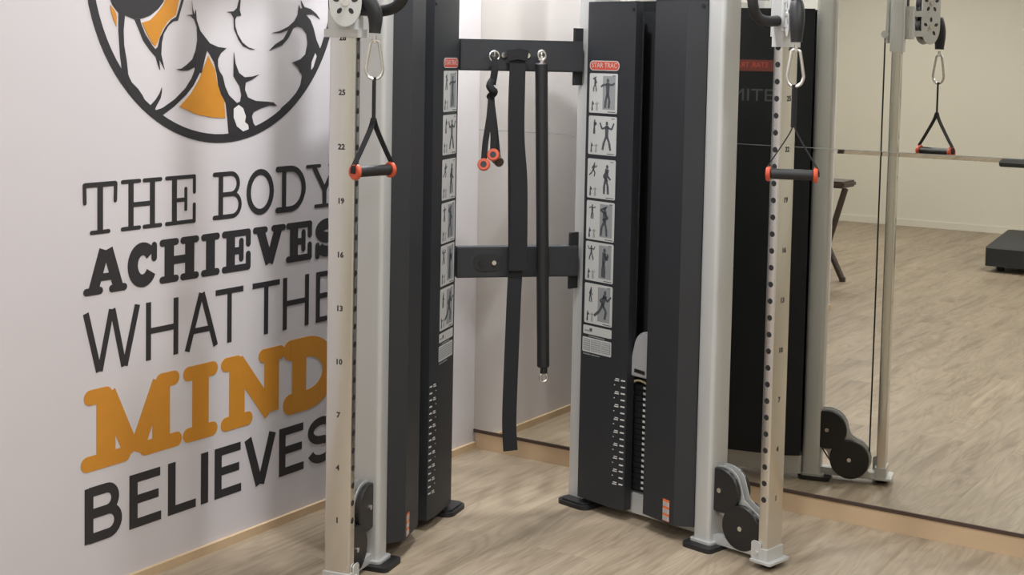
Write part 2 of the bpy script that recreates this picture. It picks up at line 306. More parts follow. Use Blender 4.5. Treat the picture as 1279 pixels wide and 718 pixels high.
def glyph(ch, style, W, H, sw, hw):
    """strokes of a capital in a W x H box: list of (points, width)"""
    s = []; slab = style.startswith('slab'); x0, x1 = sw/2, W-sw/2; y0, y1 = hw/2, H-hw/2; my = H*.52
    def S(P, wd, cap=None): s.append((P, wd, (slab and wd <= hw*.9) if cap is None else cap))
    if not slab:
        if ch == 'I': S([(W/2, 0), (W/2, H)], W)
        if ch in 'HEBL': S([(x0, 0), (x0, H)], sw)
        if ch == 'H': S([(x1, 0), (x1, H)], sw); S([(x0, H/2), (x1, H/2)], hw)
        if ch == 'E': S([(x0, y0), (W, y0)], hw); S([(x0, y1), (W*.97, y1)], hw); S([(x0, my), (W*.92, my)], hw)
        if ch == 'L': S([(x0, y0), (W, y0)], hw)
        if ch == 'T': S([(W/2, 0), (W/2, H)], sw); S([(0, y1), (W, y1)], hw)
        if ch == 'A': S([(x0, 0), (W/2-sw*.1, H)], sw*1.03); S([(x1, 0), (W/2+sw*.1, H)], sw*1.03); S([(W*.24, H*.34), (W*.76, H*.34)], hw)
        if ch == 'V': S([(x0, H), (W/2-sw*.12, 0)], sw*1.05); S([(x1, H), (W/2+sw*.12, 0)], sw*1.05)
        if ch == 'W':
            S([(x0, H), (W*.27, 0)], sw*1.05); S([(W*.29, 0), (W*.49, H)], sw*1.0); S([(W*.51, H), (W*.71, 0)], sw*1.0); S([(W*.73, 0), (x1, H)], sw*1.05)
        if ch == 'B':
            r1, r2 = (y1-my)/2, (my-y0)/2
            S([(x0, y1), (W*.92-r1-sw/2, y1)]+arc(W*.92-r1-sw/2, my+r1, r1, r1, 90, -90)[1:]+[(x0, my)], (sw+hw)/2)
            S([(x0, my), (W-r2-sw/2, my)]+arc(W-r2-sw/2, y0+r2, r2, r2, 90, -90)[1:]+[(x0, y0)], (sw+hw)/2)
        if ch == 'S':
            ww = (sw+hw)/2; rx = (W-ww)/2; ry = (H-ww)/4
            S(arc(W/2, H-ww/2-ry, rx, ry, 15, 270, 22)+arc(W/2, ww/2+ry, rx, ry, 90, -165, 22)[1:], ww)
        return s
    f = hw*.85            # slab thickness
    def slabh(xc, half, y): S([(xc-half, y), (xc+half, y)], f)
    e = f/2
    if ch == 'T':
        S([(W/2, y0), (W/2, y1)], sw); S([(e, y1), (W-e, y1)], hw); S([(e, y1), (e*1.2, H*.62)], f); S([(W-e, y1), (W-e*1.2, H*.62)], f); slabh(W/2, W*.25, e)
    if ch == 'I': S([(W/2, e), (W/2, H-e)], sw); slabh(W/2, W/2-e, e); slabh(W/2, W/2-e, H-e)
    if ch == 'H':
        for xc in (W*.24, W*.76): S([(xc, e), (xc, H-e)], sw); slabh(xc, W*.24-e, e); slabh(xc, W*.24-e, H-e)
        S([(W*.24, H/2), (W*.76, H/2)], hw)
    if ch == 'E':
        xs = W*.30
        S([(xs, e*.5), (xs, H-e*.5)], sw); S([(e, e), (W-e, e)], f); S([(e, H-e), (W-e, H-e)], f)
        S([(W-e, e), (W-e, H*.38)], f); S([(W-e, H-e), (W-e, H*.64)], f); S([(xs, H/2), (W*.66, H/2)], hw*.9); S([(W*.67, H*.30), (W*.67, H*.72)], f*.95)
    if ch in 'BD':
        xs = W*.26; S([(xs, 0), (xs, H)], sw)
        ww = sw
        if ch == 'B':
            r1 = (y1-my)/2; r2 = (my-y0)/2
            S([(e, y1), (W*.93-ww/2-r1, y1)]+arc(W*.93-ww/2-r1, my+r1, r1, r1, 90, -90)[1:]+[(xs, my)], hw, True)
            S([(xs, my), (W-ww/2-r2, my)]+arc(W-ww/2-r2, y0+r2, r2, r2, 90, -90)[1:]+[(e, y0)], hw, True)
        else:
            rx = W*.46; S([(e, y1), (W-ww/2-rx, y1)]+arc(W-ww/2-rx, H/2, rx, (y1-y0)/2, 90, -90, 22)[1:]+[(e, y0)], ww, True)
    if ch == 'O':
        S(arc(W/2, H/2, (W-sw)/2, (H-sw)/2, 0, 345, 28)+[(W-sw/2, H/2), (W-sw/2, H/2+.002)], sw)
    if ch == 'C':
        S(arc(W/2, H/2, (W-sw)/2, (H-sw)/2, 35, 330, 26), sw); S([(W-f*.55, H*.98-e), (W-f*.55, H*.62)], f)
    if ch == 'S':
        ww = sw; rx = (W-ww)/2; ry = (H-ww)/4
        S(arc(W/2, H-ww/2-ry, rx, ry, 10, 270, 22)+arc(W/2, ww/2+ry, rx, ry, 90, -170, 22)[1:], ww)
        S([(W-e, H*.95), (W-e, H*.7)], f); S([(e, H*.05), (e, H*.32)], f)
    if ch == 'Y':
        S([(W/2, e), (W/2, H*.42)], sw); slabh(W/2, W*.24, e)
        S([(W*.2, H-e), (W/2, H*.40)], sw); S([(W*.8, H-e), (W/2, H*.40)], sw); slabh(W*.2, W*.2-e, H-e); slabh(W*.8, W*.2-e, H-e)
    if ch == 'V':
        S([(W*.22, H-e), (W*.5, e)], sw*.95); S([(W*.78, H-e), (W*.5, e)], sw*.95); slabh(W*.22, W*.22-e, H-e); slabh(W*.78, W*.22-e, H-e)
    if ch == 'A':
        S([(W*.22, e), (W*.47, H-e*.6)], sw*.95); S([(W*.80, e), (W*.55, H-e*.6)], sw*.95); S([(W*.3, H*.36), (W*.72, H*.36)], hw*.85)
        slabh(W*.22, W*.22-e, e); slabh(W*.79, W*.21-e, e)
    if ch == 'M':
        a, c = W*.22, W*.80
        S([(a, e), (a, H-e)], sw); S([(c, e), (c, H-e)], sw); S([(a+sw*.1, H-e), (W*.49, e*.9)], sw*.82); S([(c-sw*.1, H-e), (W*.53, e*.9)], sw*.82)
        slabh(a, W*.19, e); slabh(c, W*.17, e); S([(e, H-e), (a, H-e)], f); S([(c, H-e), (W-e, H-e)], f)
    if ch == 'N':
        a, c = W*.24, W*.78
        S([(a, e), (a, H-e)], sw); S([(c, e), (c, H-e)], sw); S([(a, H-e), (c-sw*.1, e)], sw*.85)
        slabh(a, W*.24-e, e); S([(e, H-e), (a, H-e)], f); slabh(c, W*.21-e, H-e)
    return s
decal = empty('wall_decal', (0, -1.35, .15), 'printed gym slogan and round muscleman emblem covering the pale left wall', 'wall decal')
cyc, czc, rad = [v/1000 for v in MURAL['circle']]
b = bmesh.new()
ro, ri = rad, rad-.026
n = 96
for i in range(n):
    a0, a1 = 2*PI*i/n, 2*PI*(i+1)/n
    poly(b, [(cyc+ro*math.cos(a0), czc+ro*math.sin(a0)), (cyc+ro*math.cos(a1), czc+ro*math.sin(a1)), (cyc+ri*math.cos(a1), czc+ri*math.sin(a1)), (cyc+ri*math.cos(a0), czc+ri*math.sin(a0))])
for q in MURAL['black']: poly(b, [(a/1000, c/1000) for a, c in q])
em = obj('emblem', b, M_black, decal); em['label'] = 'black outlined muscular torso inside a circle'
b = bmesh.new()
for q in MURAL['orange']: poly(b, [(a/1000, c/1000) for a, c in q], .0003, .0009)
obj('emblem_colour', b, M_gold, decal)['label'] = 'orange patches of the round emblem'
b = bmesh.new()
for q in MURAL['white']: poly(b, [(a/1000, c/1000) for a, c in q], .0010, .0014)
obj('emblem_highlight', b, M_whiteink, decal)['label'] = 'white highlights of the round emblem'
SW = {'THE BODY': (.0185, .0135, .5), 'ACHIEVES': (.036, .024, .5), 'WHAT THE': (.0185, .017, 0), 'MIND': (.066, .050, .5), 'BELIEVES': (.0295, .025, 0)}
for st, tx, z0, z1, Ls in MURAL['rows']:
    b = bmesh.new(); sw, hw, cap = SW[tx]
    for ch, ya, yb in Ls:
        for P, wd, rc in glyph(ch, st, (yb-ya)/1000, (z1-z0)/1000, sw, hw):
            strip(b, [(ya/1000+p[0], z0/1000+p[1]) for p in P], wd, .5 if rc else 0)
    o = obj('lettering', b, M_gold if tx == 'MIND' else M_black, decal)
    o['label'] = {'MIND': 'large orange slab letters reading MIND'}.get(tx, 'black letters reading '+tx)

# ------------------------------------------------------------------ cable machine
OX, OY = .65, -.36
DX, DY = .977, -.213
NX, NY = -.213, -.977
def LW(side):
    def fn(s, t, z):
        x = OX+s*DX+t*NX; y = OY+s*DY+t*NY
        return (x, y, z) if side == 'R' else (-y, -x, z)
    return fn
machine = empty('cable_machine', (.62, -.62, 0), 'tall black and silver twin-tower cable machine standing in the corner between slogan wall and mirror', 'gym machine')
def part(name, bm, m, parent=machine, label=None):
    o = obj(name, bm, m, parent)
    if label: o['label'] = label
    return o
def text_mesh(bm, txt, size, fn, mi=0, align='CENTER', sx=1.0, depth=.0004, off=0):
    c = bpy.data.curves.new('txt', 'FONT'); c.body = txt; c.size = size; c.align_x = align; c.align_y = 'CENTER'; c.resolution_u = 2; c.offset = off
    o = bpy.data.objects.new('txt', c); COL.objects.link(o)
    dg = bpy.context.evaluated_depsgraph_get(); me = bpy.data.meshes.new_from_object(o.evaluated_get(dg))
    vs = [bm.verts.new(fn(v.co.x*sx, v.co.y, depth)) for v in me.vertices]
    for p in me.polygons:
        try: bm.faces.new([vs[i] for i in p.vertices]).material_index = mi
        except ValueError: pass
    bpy.data.objects.remove(o); bpy.data.curves.remove(c); bpy.data.meshes.remove(me)
def figure(bm, fn, cx, cy, h, pose, mi=1):
    """small printed exerciser: h tall, centred at cx,cy"""
    def L(P, wd):
        P = [Vector(p) for p in P]
        for a, c in zip(P, P[1:]):
            d = (c-a).normalized(); nn = Vector((-d.y, d.x))*wd/2
            disc_poly(bm, [tuple(a+nn), tuple(c+nn*.8), tuple(c-nn*.8), tuple(a-nn)], lambda x, y, dd: fn(cx+x*h, cy+y*h, dd), .0006, .0010, mi)
    disc_poly(bm, [(.055*math.cos(k*PI/5)+pose.get('hx', 0), .40+.07*math.sin(k*PI/5)) for k in range(10)], lambda x, y, dd: fn(cx+x*h, cy+y*h, dd), .0006, .0010, mi)
    L([(pose.get('hx', 0), .33), (0, 0)], .17)
    L([(0, .02), pose['k1'], pose['f1']], .10); L([(0, .02), pose['k2'], pose['f2']], .10)
    L([(pose.get('hx', 0), .28), pose['e1'], pose['h1']], .07); L([(pose.get('hx', 0), .28), pose['e2'], pose['h2']], .07)
POSES = [
 dict(k1=(-.08, -.22), f1=(-.10, -.46), k2=(.08, -.22), f2=(.06, -.46), e1=(-.2, .27), h1=(-.3, .2), e2=(.2, .27), h2=(.3, .33)),
 dict(k1=(-.12, -.22), f1=(-.18, -.46), k2=(.12, -.22), f2=(.18, -.46), e1=(-.22, .22), h1=(-.32, .42), e2=(.22, .22), h2=(.32, .42)),
 dict(k1=(-.06, -.22), f1=(-.06, -.46), k2=(.10, -.2), f2=(.12, -.46), e1=(.1, .1), h1=(.22, .0), e2=(-.1, .1), h2=(.1, -.05), hx=.06),
 dict(k1=(-.13, -.2), f1=(-.16, -.46), k2=(.08, -.24), f2=(.1, -.46), e1=(-.2, .35), h1=(.1, .48), e2=(.15, .12), h2=(-.1, .05)),
 dict(k1=(-.05, -.22), f1=(-.05, -.46), k2=(.05, -.22), f2=(.04, -.46), e1=(.12, .12), h1=(.18, .3), e2=(.14, .1), h2=(.2, .25), hx=.03),
 dict(k1=(.15, -.16), f1=(.1, -.42), k2=(-.15, -.2), f2=(-.36, -.36), e1=(.2, .15), h1=(.36, .3), e2=(-.12, .15), h2=(.05, .05), hx=.1)]

def tower(side):
    fn = LW(side); SGN = 1 if side == 'R' else -1
    # --- uprights and feet
    b = bmesh.new(); prism(b, rrect(-.043, .03, -.11, -.021, .010), .012, 2.25, fn); part('rear_upright', b, M_silver)
    b = bmesh.new(); prism(b, rrect(.512, .577, -.083, .008, .014), .010, 2.25, fn); part('front_upright', b, M_silver)
    b = bmesh.new(); prism(b, rrect(-.052, .085, -.13, .032, .03), 0, .013, fn); prism(b, rrect(-.040, .07, -.122, .022, .02), .013, .019, fn); part('foot', b, M_rubber)
    b = bmesh.new(); prism(b, rrect(.500, .612, -.10, .052, .018), 0, .014, fn); f0 = part('foot', b, M_rubber)
    b = bmesh.new(); prism(b, rrect(.506, .590, -.092, .020, .014), .014, .021, fn); part('foot_plate', b, M_silver, f0, 'silver flange')
    # --- base beam, back panel, inner frame
    b = bmesh.new(); prism(b, rrect(.031, .511, -.10, -.035, .006), .020, .085, fn); part('base_beam', b, M_silver)
    b = bmesh.new(); prism(b, [(.005, -.113), (.511, -.113), (.511, -.118), (.45, -.140), (.035, -.140), (.005, -.125)], .09, 1.685, fn); bp = part('back_panel', b, M_back)
    b = bmesh.new()
    def bf(x, y, d): return fn(.36-x*1.0, -.1405-d, y)   # read from behind
    if side == 'R':
        # as seen in the mirror: the print runs the other way round
        prism(b, [(.12, -.1402), (.44, -.1402), (.44, -.1408), (.12, -.1408)], 1.462, 1.502, fn, 0)
        part('back_label', b, M_dred, bp, 'dark red maker label')
        b = bmesh.new(); text_mesh(b, 'STAR TRAC', .026, lambda x, y, d: fn(.29-x, -.1412, 1.483+y)); part('back_lettering', b, M_red, bp)
        b = bmesh.new(); text_mesh(b, 'MITE', .062, lambda x, y, d: fn(.300+x*1.2, -.1408, 1.375+y)); part('back_lettering', b, M_dgrey, bp)
    b = bmesh.new()
    prism(b, [(.031, .0), (.031, -.11), (.50, -.11), (.50, -.104), (.037, -.104), (.037, .0)], .09, 1.65, fn); part('inner_liner', b, M_shroud2)
    # --- folded shrouds
    th = .004
    b = bmesh.new()
    prism(b, [(.027, .006), (.170, .016), (.234, .0105), (.234, -.024), (.230, -.024), (.230, .0065), (.170, .012), (.031, .002), (.031, -.03), (.027, -.03)], .034, 1.678, fn)
    prism(b, [(.027, .004), (.170, .014), (.232, .0085), (.232, -.024), (.027, -.03)], 1.676, 1.680, fn)
    sb = part('rear_shroud', b, M_shroud)
    b = bmesh.new()
    A_ = [(.3216, .020), (.4624, .0414), (.5115, .002), (.5115, -.04), (.3216, -.03)]
    prism(b, A_, 1.678, 1.684, fn)
    P = [(.3216, .020), (.4624, .0414), (.5115, .002), (.5115, -.04), (.5075, -.04), (.5075, .000), (.4615, .0370), (.3256, .0165), (.3256, -.03), (.3216, -.03)]
    prism(b, P, .050, 1.682, fn); sa = part('front_shroud', b, M_shroud)
    # screws
    for (s, t), z, pr_ in (((.222, .0118), 1.655, sb), ((.500, .0120), 1.662, sa)):
        b = bmesh.new(); cyl(b, fn(s, t-.002, z), fn(s, t+.003, z), .006, n=12); part('screw', b, M_rubber, pr_)
    # --- weights
    for k in range(19):
        z = .098+k*.0183
        b = bmesh.new(); prism(b, rrect(.145, .40, -.098, -.040, .004), z, z+.0165, fn)
        q0 = .262 if side == 'R' else .170
        prism(b, [(q0, -.040), (q0+.010, -.040), (q0+.010, -.0392), (q0, -.0392)], z+.005, z+.0125, fn, 1)
        part('weight_plate', b, [M_plate, M_white])
    b = bmesh.new()
    for s in (.19, .355): cyl(b, fn(s, -.070, .09), fn(s, -.070, 1.64), .009, n=12)
    part('guide_rod', b, M_steel)
    b = bmesh.new(); tube(b, smooth_path([fn(.226, -.030, .415), fn(.222, -.030, .440), fn(.232, -.030, .455), fn(.255, -.032, .460), fn(.285, -.034, .452)]), .0035, n=8); part('pin_cord', b, M_cord)
    if side == 'R':
        b = bmesh.new()
        hood = [(.226, .475), (.30, .475), (.30, .61), (.290, .622), (.275, .624), (.256, .612), (.242, .59), (.236, .55), (.228, .51)]
        disc_poly(b, hood, lambda a, z, d: fn(a, d, z), -.04, -.012); bmesh.ops.bevel(b, geom=b.edges[:], offset=.004, segments=2, affect='EDGES')
        disc_poly(b, [(.244, .490), (.289, .486), (.289, .498), (.246, .502)], lambda a, z, d: fn(a, d, z), -.013, -.0112, 1)
        part('stack_hood', b, [M_grey, M_rubber], label='light grey plastic hood in the shroud gap')
    # printed weight scale on the rear shroud
    b = bmesh.new()
    for k in range(17):
        z = .455-k*.0213
        for j, (s0, s1) in enumerate(((.186, .205), (.211, .229))):
            off = .006 if (k % 2 and j == 0) else 0
            t0 = .0148-(s0-.17)*.086; t1 = .0148-(s1-.17)*.086
            for q, (za, zb) in enumerate(((z, z+.0032), (z+.006, z+.009)) if j == 0 else ((z+.002, z+.0065),)):
                prism(b, [(s0-off+q*.003, t0+.0006), (s1-off-.002, t1+.0006), (s1-off-.002, t1+.0016), (s0-off+q*.003, t0+.0016)], za, zb, fn)
    part('weight_scale', b, M_white, sb, 'small white weight numbers')
    # --- instruction stickers on the first facet of the rear shroud
    ux, uy = .143, .010; ul = math.hypot(ux, uy); ux /= ul; uy /= ul
    def sf(a, z, d):      # a along the facet from its rear edge, mirrored layout kept readable
        aa = a if side == 'R' else .155-a
        return fn(.027+ux*aa-uy*d, .006+uy*aa+ux*d, z)
    tops = [1.446, 1.307, 1.167, 1.029, .894, .756]; bots = [1.320, 1.184, 1.041, .904, .768, .626]
    for k in range(6):
        b = bmesh.new(); zt, zb = tops[k]+.002, bots[k]-.001; c = .0775
        disc_poly(b, [(p[0], p[1]) for p in rrect(.013, .142, zb, zt, .005, 3)], sf, .0002, .0006, 0)
        h = zt-zb; po = POSES[k]; p2 = POSES[(k+3) % 6]
        disc_poly(b, [(.075, zb+.012), (.132, zb+.012), (.132, zt-.008), (.075, zt-.008)], sf, .0003, .0007, 2) if k in (0, 3, 4, 5) else None
        figure(b, lambda a, z, d: sf(a, z, d+.0003), .098, (zt+zb)/2, h*.80, po, 1)
        figure(b, lambda a, z, d: sf(a, z, d+.0003), .040, zt-h*.28, h*.40, p2, 1)
        figure(b, lambda a, z, d: sf(a, z, d+.0003), .028, zb+h*.18, h*.27, POSES[4], 1)
        figure(b, lambda a, z, d: sf(a, z, d+.0003), .050, zb+h*.17, h*.25, POSES[0], 2)
        for a0, a1, z_ in ((.10, .135, zb+.005), (.118, .132, zt-.007)): disc_poly(b, [(a0, z_-.0012), (a1, z_-.0012), (a1, z_+.0012), (a0, z_+.0012)], sf, .0004, .0009, 1)
        part('instruction_sticker', b, [M_paper, M_ink, M_ink2], sb, 'pale sticker printed with exercise figures')
    b = bmesh.new()
    disc_poly(b, rrect(.010, .142, .588, .617, .004, 3), sf, .0002, .0006, 0)
    disc_poly(b, rrect(.008, .142, .528, .577, .004, 3), sf, .0002, .0006, 0)
    disc_poly(b, [(.017, .597), (.05, .597), (.05, .602), (.017, .602)], sf, .0004, .0009, 2)
    disc_poly(b, rrect(.040, .052, .598, .609, .003, 3), sf, .0004, .0009, 1)
    for a0, a1 in ((.012, .044), (.048, .094), (.098, .138)):
        disc_poly(b, [(a0, .534), (a1, .534), (a1, .572), (a0, .572)], sf, .0004, .0008, 2)
        for q in range(5):
            disc_poly(b, [(a0+.002, .538+q*.007), (a1-.003, .538+q*.007), (a1-.003, .5405+q*.007), (a0+.002, .5405+q*.007)], sf, .0004, .0010, 0)
    for a0, a1, z_ in ((.035, .11, .582), (.012, .045, .521), (.05, .09, .521)): disc_poly(b, [(a0, z_-.0015), (a1, z_-.0015), (a1, z_+.0015), (a0, z_+.0015)], sf, .0003, .0008, 2)
    part('notice_sticker', b, [M_paper, M_ink, M_ink2], sb, 'pale sticker of small print')
    b = bmesh.new()
    disc_poly(b, rrect(.012, .148, 1.457, 1.489, .0155, 6), sf, .0002, .0006, 1)
    disc_poly(b, rrect(.015, .145, 1.4595, 1.4865, .013, 6), sf, .0003, .0008, 0)
    text_mesh(b, 'STAR TRAC', .0225, lambda x, y, d: sf(.080+x, 1.4735+y, .0011), 1)
    part('maker_badge', b, [M_red, M_paper], sb, 'red oval badge reading STAR TRAC')
    # warning sticker low on the front shroud
    nf = Vector((-.0214, .1408)).normalized(); tf = Vector((nf.y, -nf.x))
    b = bmesh.new()
    def wf(a, z, d): return fn(.3216+tf.x*a+nf.x*d, .020+tf.y*a+nf.y*d, z)
    a0 = .093 if side == 'R' else .100
    disc_poly(b, [(a0, .056), (a0+.030, .056), (a0+.030, .125), (a0, .125)], wf, .0002, .0006, 0)
    for k in range(3):
        disc_poly(b, [(a0+.001, .058+k*.0225), (a0+.029, .058+k*.0225), (a0+.029, .072+k*.0225), (a0+.001, .072+k*.0225)], wf, .0004, .0009, 1)
        for q in range(3): disc_poly(b, [(a0+.003, .060+k*.0225+q*.004), (a0+.022, .060+k*.0225+q*.004), (a0+.022, .0616+k*.0225+q*.004), (a0+.003, .0616+k*.0225+q*.004)], wf, .0006, .0012, 2)
    part('warning_sticker', b, [M_orange2, M_paper, M_ink2], sa, 'orange and white warning sticker')
    # --- numbered chrome column
    s0, s1, t0, t1 = .770, .802, -.050, .028
    b = bmesh.new(); prism(b, rrect(s0, s1, t0, t1, .004, 3), .022, 2.2, fn); colm = part('adjustment_column', b, M_chrome)
    for k in range(1, 32):
        z = .158+.0493*k
        if side == 'L' and k > 28: continue
        b = bmesh.new(); cyl(b, fn((s0+s1)/2, t1-.004, z), fn((s0+s1)/2, t1+.0005, z), .0085, n=14); part('pin_hole', b, M_rubber, colm)
    for nn in range(1, 29, 3):
        z = .158+.0493*nn; tcn = (t0+t1)/2; sg = -1 if side == 'R' else 1
        b = bmesh.new(); text_mesh(b, str(nn), .021, lambda x, y, d: fn(s1+.0006, tcn+sg*x, z+y), 0, off=.0007)
        part('column_number', b, M_black, colm)
    # foot of the column with link plate to the upright
    b = bmesh.new(); prism(b, rrect(.575, .77, -.050, -.012, .004, 2), .014, .040, fn); prism(b, rrect(.750, .824, -.062, .042, .004, 2), .018, .025, fn); prism(b, rrect(.766, .806, -.054, .032, .003, 2), .024, .060, fn); part('column_base', b, M_silver)
    b = bmesh.new(); disc_poly(b, rrect(.750, .784, .022, .080, .010, 4), lambda a, z, d: fn(a, d, z), .029, .033); cyl(b, fn(.770, .033, .045), fn(.770, .038, .045), .006, n=12); part('side_bracket', b, M_silver)
    b = bmesh.new(); cyl(b, fn(.786, -.008, 0), fn(.786, -.008, .016), .022, .026, n=24); part('levelling_foot', b, M_rubber)
    # --- lower pulleys
    pc = [(.597, .184), (.678, .084)]
    for tpl in (-.030, -.058):
        b = bmesh.new()
        hull = []
        r = .074
        ax = Vector((pc[1][0]-pc[0][0], pc[1][1]-pc[0][1])).normalized(); pn = Vector((-ax.y, ax.x)); a00 = math.atan2(pn.y, pn.x)
        for i in range(17): hull.append((pc[0][0]+r*math.cos(a00+PI*i/16), pc[0][1]+r*math.sin(a00+PI*i/16)))
        mid = Vector(((pc[0][0]+pc[1][0])/2, (pc[0][1]+pc[1][1])/2)); hull.append(tuple(mid-pn*.052))
        for i in range(17): hull.append((pc[1][0]+r*math.cos(a00+PI+PI*i/16), pc[1][1]+r*math.sin(a00+PI+PI*i/16)))
        hull.append(tuple(mid+pn*.052))
        disc_poly(b, hull, lambda a, z, d: fn(a, d, z), tpl-.0015, tpl+.0015)
        if tpl == -.030: part('pulley_bracket', b, M_silver)
        else: part('pulley_bracket', b, M_silver)
    for cs, cz in pc:
        for ta, tb in ((-.027, -.010), (-.078, -.061)):
            b = bmesh.new(); cyl(b, fn(cs, ta, cz), fn(cs, tb, cz), .0695, n=40, bev=.003)
            pw = part('pulley_wheel', b, M_wheel)
            b = bmesh.new(); cyl(b, fn(cs, tb if tb > -.02 else ta, cz), fn(cs, tb+.004 if tb > -.02 else ta-.004, cz), .0075, n=12); part('axle_bolt', b, M_steel, pw)
    # --- cables
    b = bmesh.new()
    r = .063
    P = [fn(.575, -.0445, .112), fn(.596, -.0445, .082), fn(.620, -.0445, .050), fn(.648, -.0445, .024), fn(.682, -.0445, .016), fn(.717, -.0445, .032), fn(.737, -.0445, .065), fn(.7445, -.0445, .12)]
    path = smooth_path(P, 5)+[Vector(fn(.7445, -.030, .6)), Vector(fn(.7445, -.030, 1.2)), Vector(fn(.7445, -.030, 1.60))]
    tube(b, path, .0028, n=8); part('cable', b, M_rubber)
    b = bmesh.new(); cyl(b, fn(.7445, -.044, 1.60), fn(.7445, -.016, 1.60), .014, n=16); part('cable_clamp', b, M_silver)
    # --- sliding carriage
    b = bmesh.new()
    prism(b, rrect(.763, .809, -.057, .035, .010), 1.540, 1.76, fn)
    if side == 'L': prism(b, rrect(.756, .816, -.064, .046, .008), 1.540, 1.562, fn)
    prism(b, rrect(.745, .757, -.035, .012, .003), 1.57, 1.72, fn)
    car = part('carriage', b, M_silver)
    b = bmesh.new(); tube(b, smooth_path([fn(.785, .036, 1.615), fn(.785, .09, 1.612), fn(.787, .135, 1.622), fn(.79, .162, 1.65), fn(.79, .168, 1.70), fn(.79, .168, 1.80)], 6), .0155, n=14); part('grab_handle', b, M_rubber, car)
    # swivelling pulley head
    cxw = Vector(fn(.786, -.011, 0)); cxw.z = 0
    if side == 'R': v = Vector((.50, -.866, 0)); dist = .134; plane = v
    else: v = Vector((.63, -.776, 0)); dist = .085; plane = Vector((.80, .60, 0)).normalized()
    nrm = Vector((-plane.y, plane.x, 0))
    hub = cxw+v*dist
    b = bmesh.new()
    cyl(b, cxw+v*(.045 if side == 'R' else .03)+Vector((0, 0, 1.585)), cxw+v*(.045 if side == 'R' else .03)+Vector((0, 0, 1.70)), .022, n=24)
    a_ = cxw+v*.03; c_ = hub
    q = Vector((-v.y, v.x, 0))*.02
    for zz in (1.595, 1.665): prism(b, [tuple((a_+q).xy), tuple((c_+q).xy), tuple((c_-q).xy), tuple((a_-q).xy)], zz, zz+.02)
    arm = part('swivel_arm', b, M_silver, car)
    def hf(a, z, d): p = hub+plane*a+nrm*d; return (p.x, p.y, z)
    zc = (1.630, 1.715)
    for sg in (-1, 1):
        b = bmesh.new()
        pts = [(.043*math.cos(PI+PI*i/16), zc[0]+.062*math.sin(PI+PI*i/16)) for i in range(17)]+[(.043*math.cos(PI*i/16), zc[1]+.062*math.sin(PI*i/16)) for i in range(17)]
        disc_poly(b, pts, hf, sg*.0150, sg*.0185, 0)
        for z_ in zc:
            for k in range(5):
                aa = PI/2+2*PI*k/5
                e1 = [(.026*math.cos(aa)+.006*math.cos(j*PI/4)*math.cos(aa)*1.5-.006*math.sin(j*PI/4)*math.sin(aa), z_+.026*math.sin(aa)+.006*math.cos(j*PI/4)*math.sin(aa)*1.5+.006*math.sin(j*PI/4)*math.cos(aa)) for j in range(8)]
                disc_poly(b, e1, hf, sg*.0184, sg*.0188, 1)
            cyl(b, hf(0, z_, sg*.0185), hf(0, z_, sg*.024), .009, n=14, mi=2)
        part('pulley_guard', b, [M_silver, M_rubber, M_steel], car)
    for z_ in zc:
        b = bmesh.new(); cyl(b, hf(-.0, z_, -.013), hf(-.0, z_, .013), .046, n=32, bev=.003); part('pulley_wheel', b, M_wheel, car)
    end = hub+plane*(.062 if side == 'R' else .078)
    b = bmesh.new()
    top = hub+plane*(.05 if side == 'R' else .045)
    tube(b, smooth_path([(top.x, top.y, 1.665), (top.lerp(end, .4).x, top.lerp(end, .4).y, 1.640), (end.x, end.y, 1.600), (end.x, end.y, 1.552)], 5), lambda t: (.016+.006*math.sin(PI*min(1, t*1.1))), n=18)
    part('cable_stopper', b, M_rubber, car)
    return end
endR = tower('R'); endL = tower('L')

# crossbars between the towers
QD = 1/math.sqrt(2)
def ub(u, o_, z): return ((u+o_)*QD, (u-o_)*QD, z)       # u along the bar, o_ out from the corner
def ubfn(a, b_, z): return ub(a, b_, z)
for z0, z1 in ((1.449, 1.551), (.772, .873)):
    b = bmesh.new(); pts = rrect(-.205, .205, .672, .722, .004, 2)
    prism(b, pts, z0+.004, z1-.004, ubfn); prism(b, rrect(-.204, .204, .676, .718, .004, 2), z0, z1, ubfn)
    cb = part('crossbar', b, M_shroud)
    for sd in 'R':
        fn = LW(sd)
        b = bmesh.new(); zc = (z0+z1)/2
        prism(b, rrect(-.030, -.0185, -.10, .018, .004, 2), zc-.094, zc+.094, fn); part('end_plate', b, M_shroud2, cb)
    if z0 > 1:
        for u in (-.062, .016):
            b = bmesh.new(); cyl(b, ub(u, .722, 1.501), ub(u, .728, 1.501), .009, n=14); part('bolt', b, M_steel, cb)
    else:
        b = bmesh.new(); disc_poly(b, rrect(-.150, -.055, .795, .850, .026, 6), lambda a, z, d: ub(a, d, z), .722, .725); part('slot_plate', b, M_shroud2, cb)
        for u, mm in ((-.125, M_rubber), (-.083, M_steel)):
            b = bmesh.new(); cyl(b, ub(u, .725, .822), ub(u, .731, .822), .0075, n=14); part('bolt', b, mm, cb)
for u in (-.101, -.024, .055):
    b = bmesh.new(); tube(b, smooth_path([ub(u, .715, 1.500), ub(u, .745, 1.492), ub(u, .758, 1.498), ub(u, .758, 1.512)], 5), .0042, n=10); part('hook', b, M_steel if u != -.024 else M_rubber)
# top frame above the picture
b = bmesh.new()
for sd in 'RL': prism(b, rrect(-.02, .81, -.08, .0, .01), 2.2, 2.26, LW(sd))
prism(b, rrect(-.21, .21, .66, .72, .01), 2.2, 2.26, ubfn)
part('top_frame', b, M_silver)

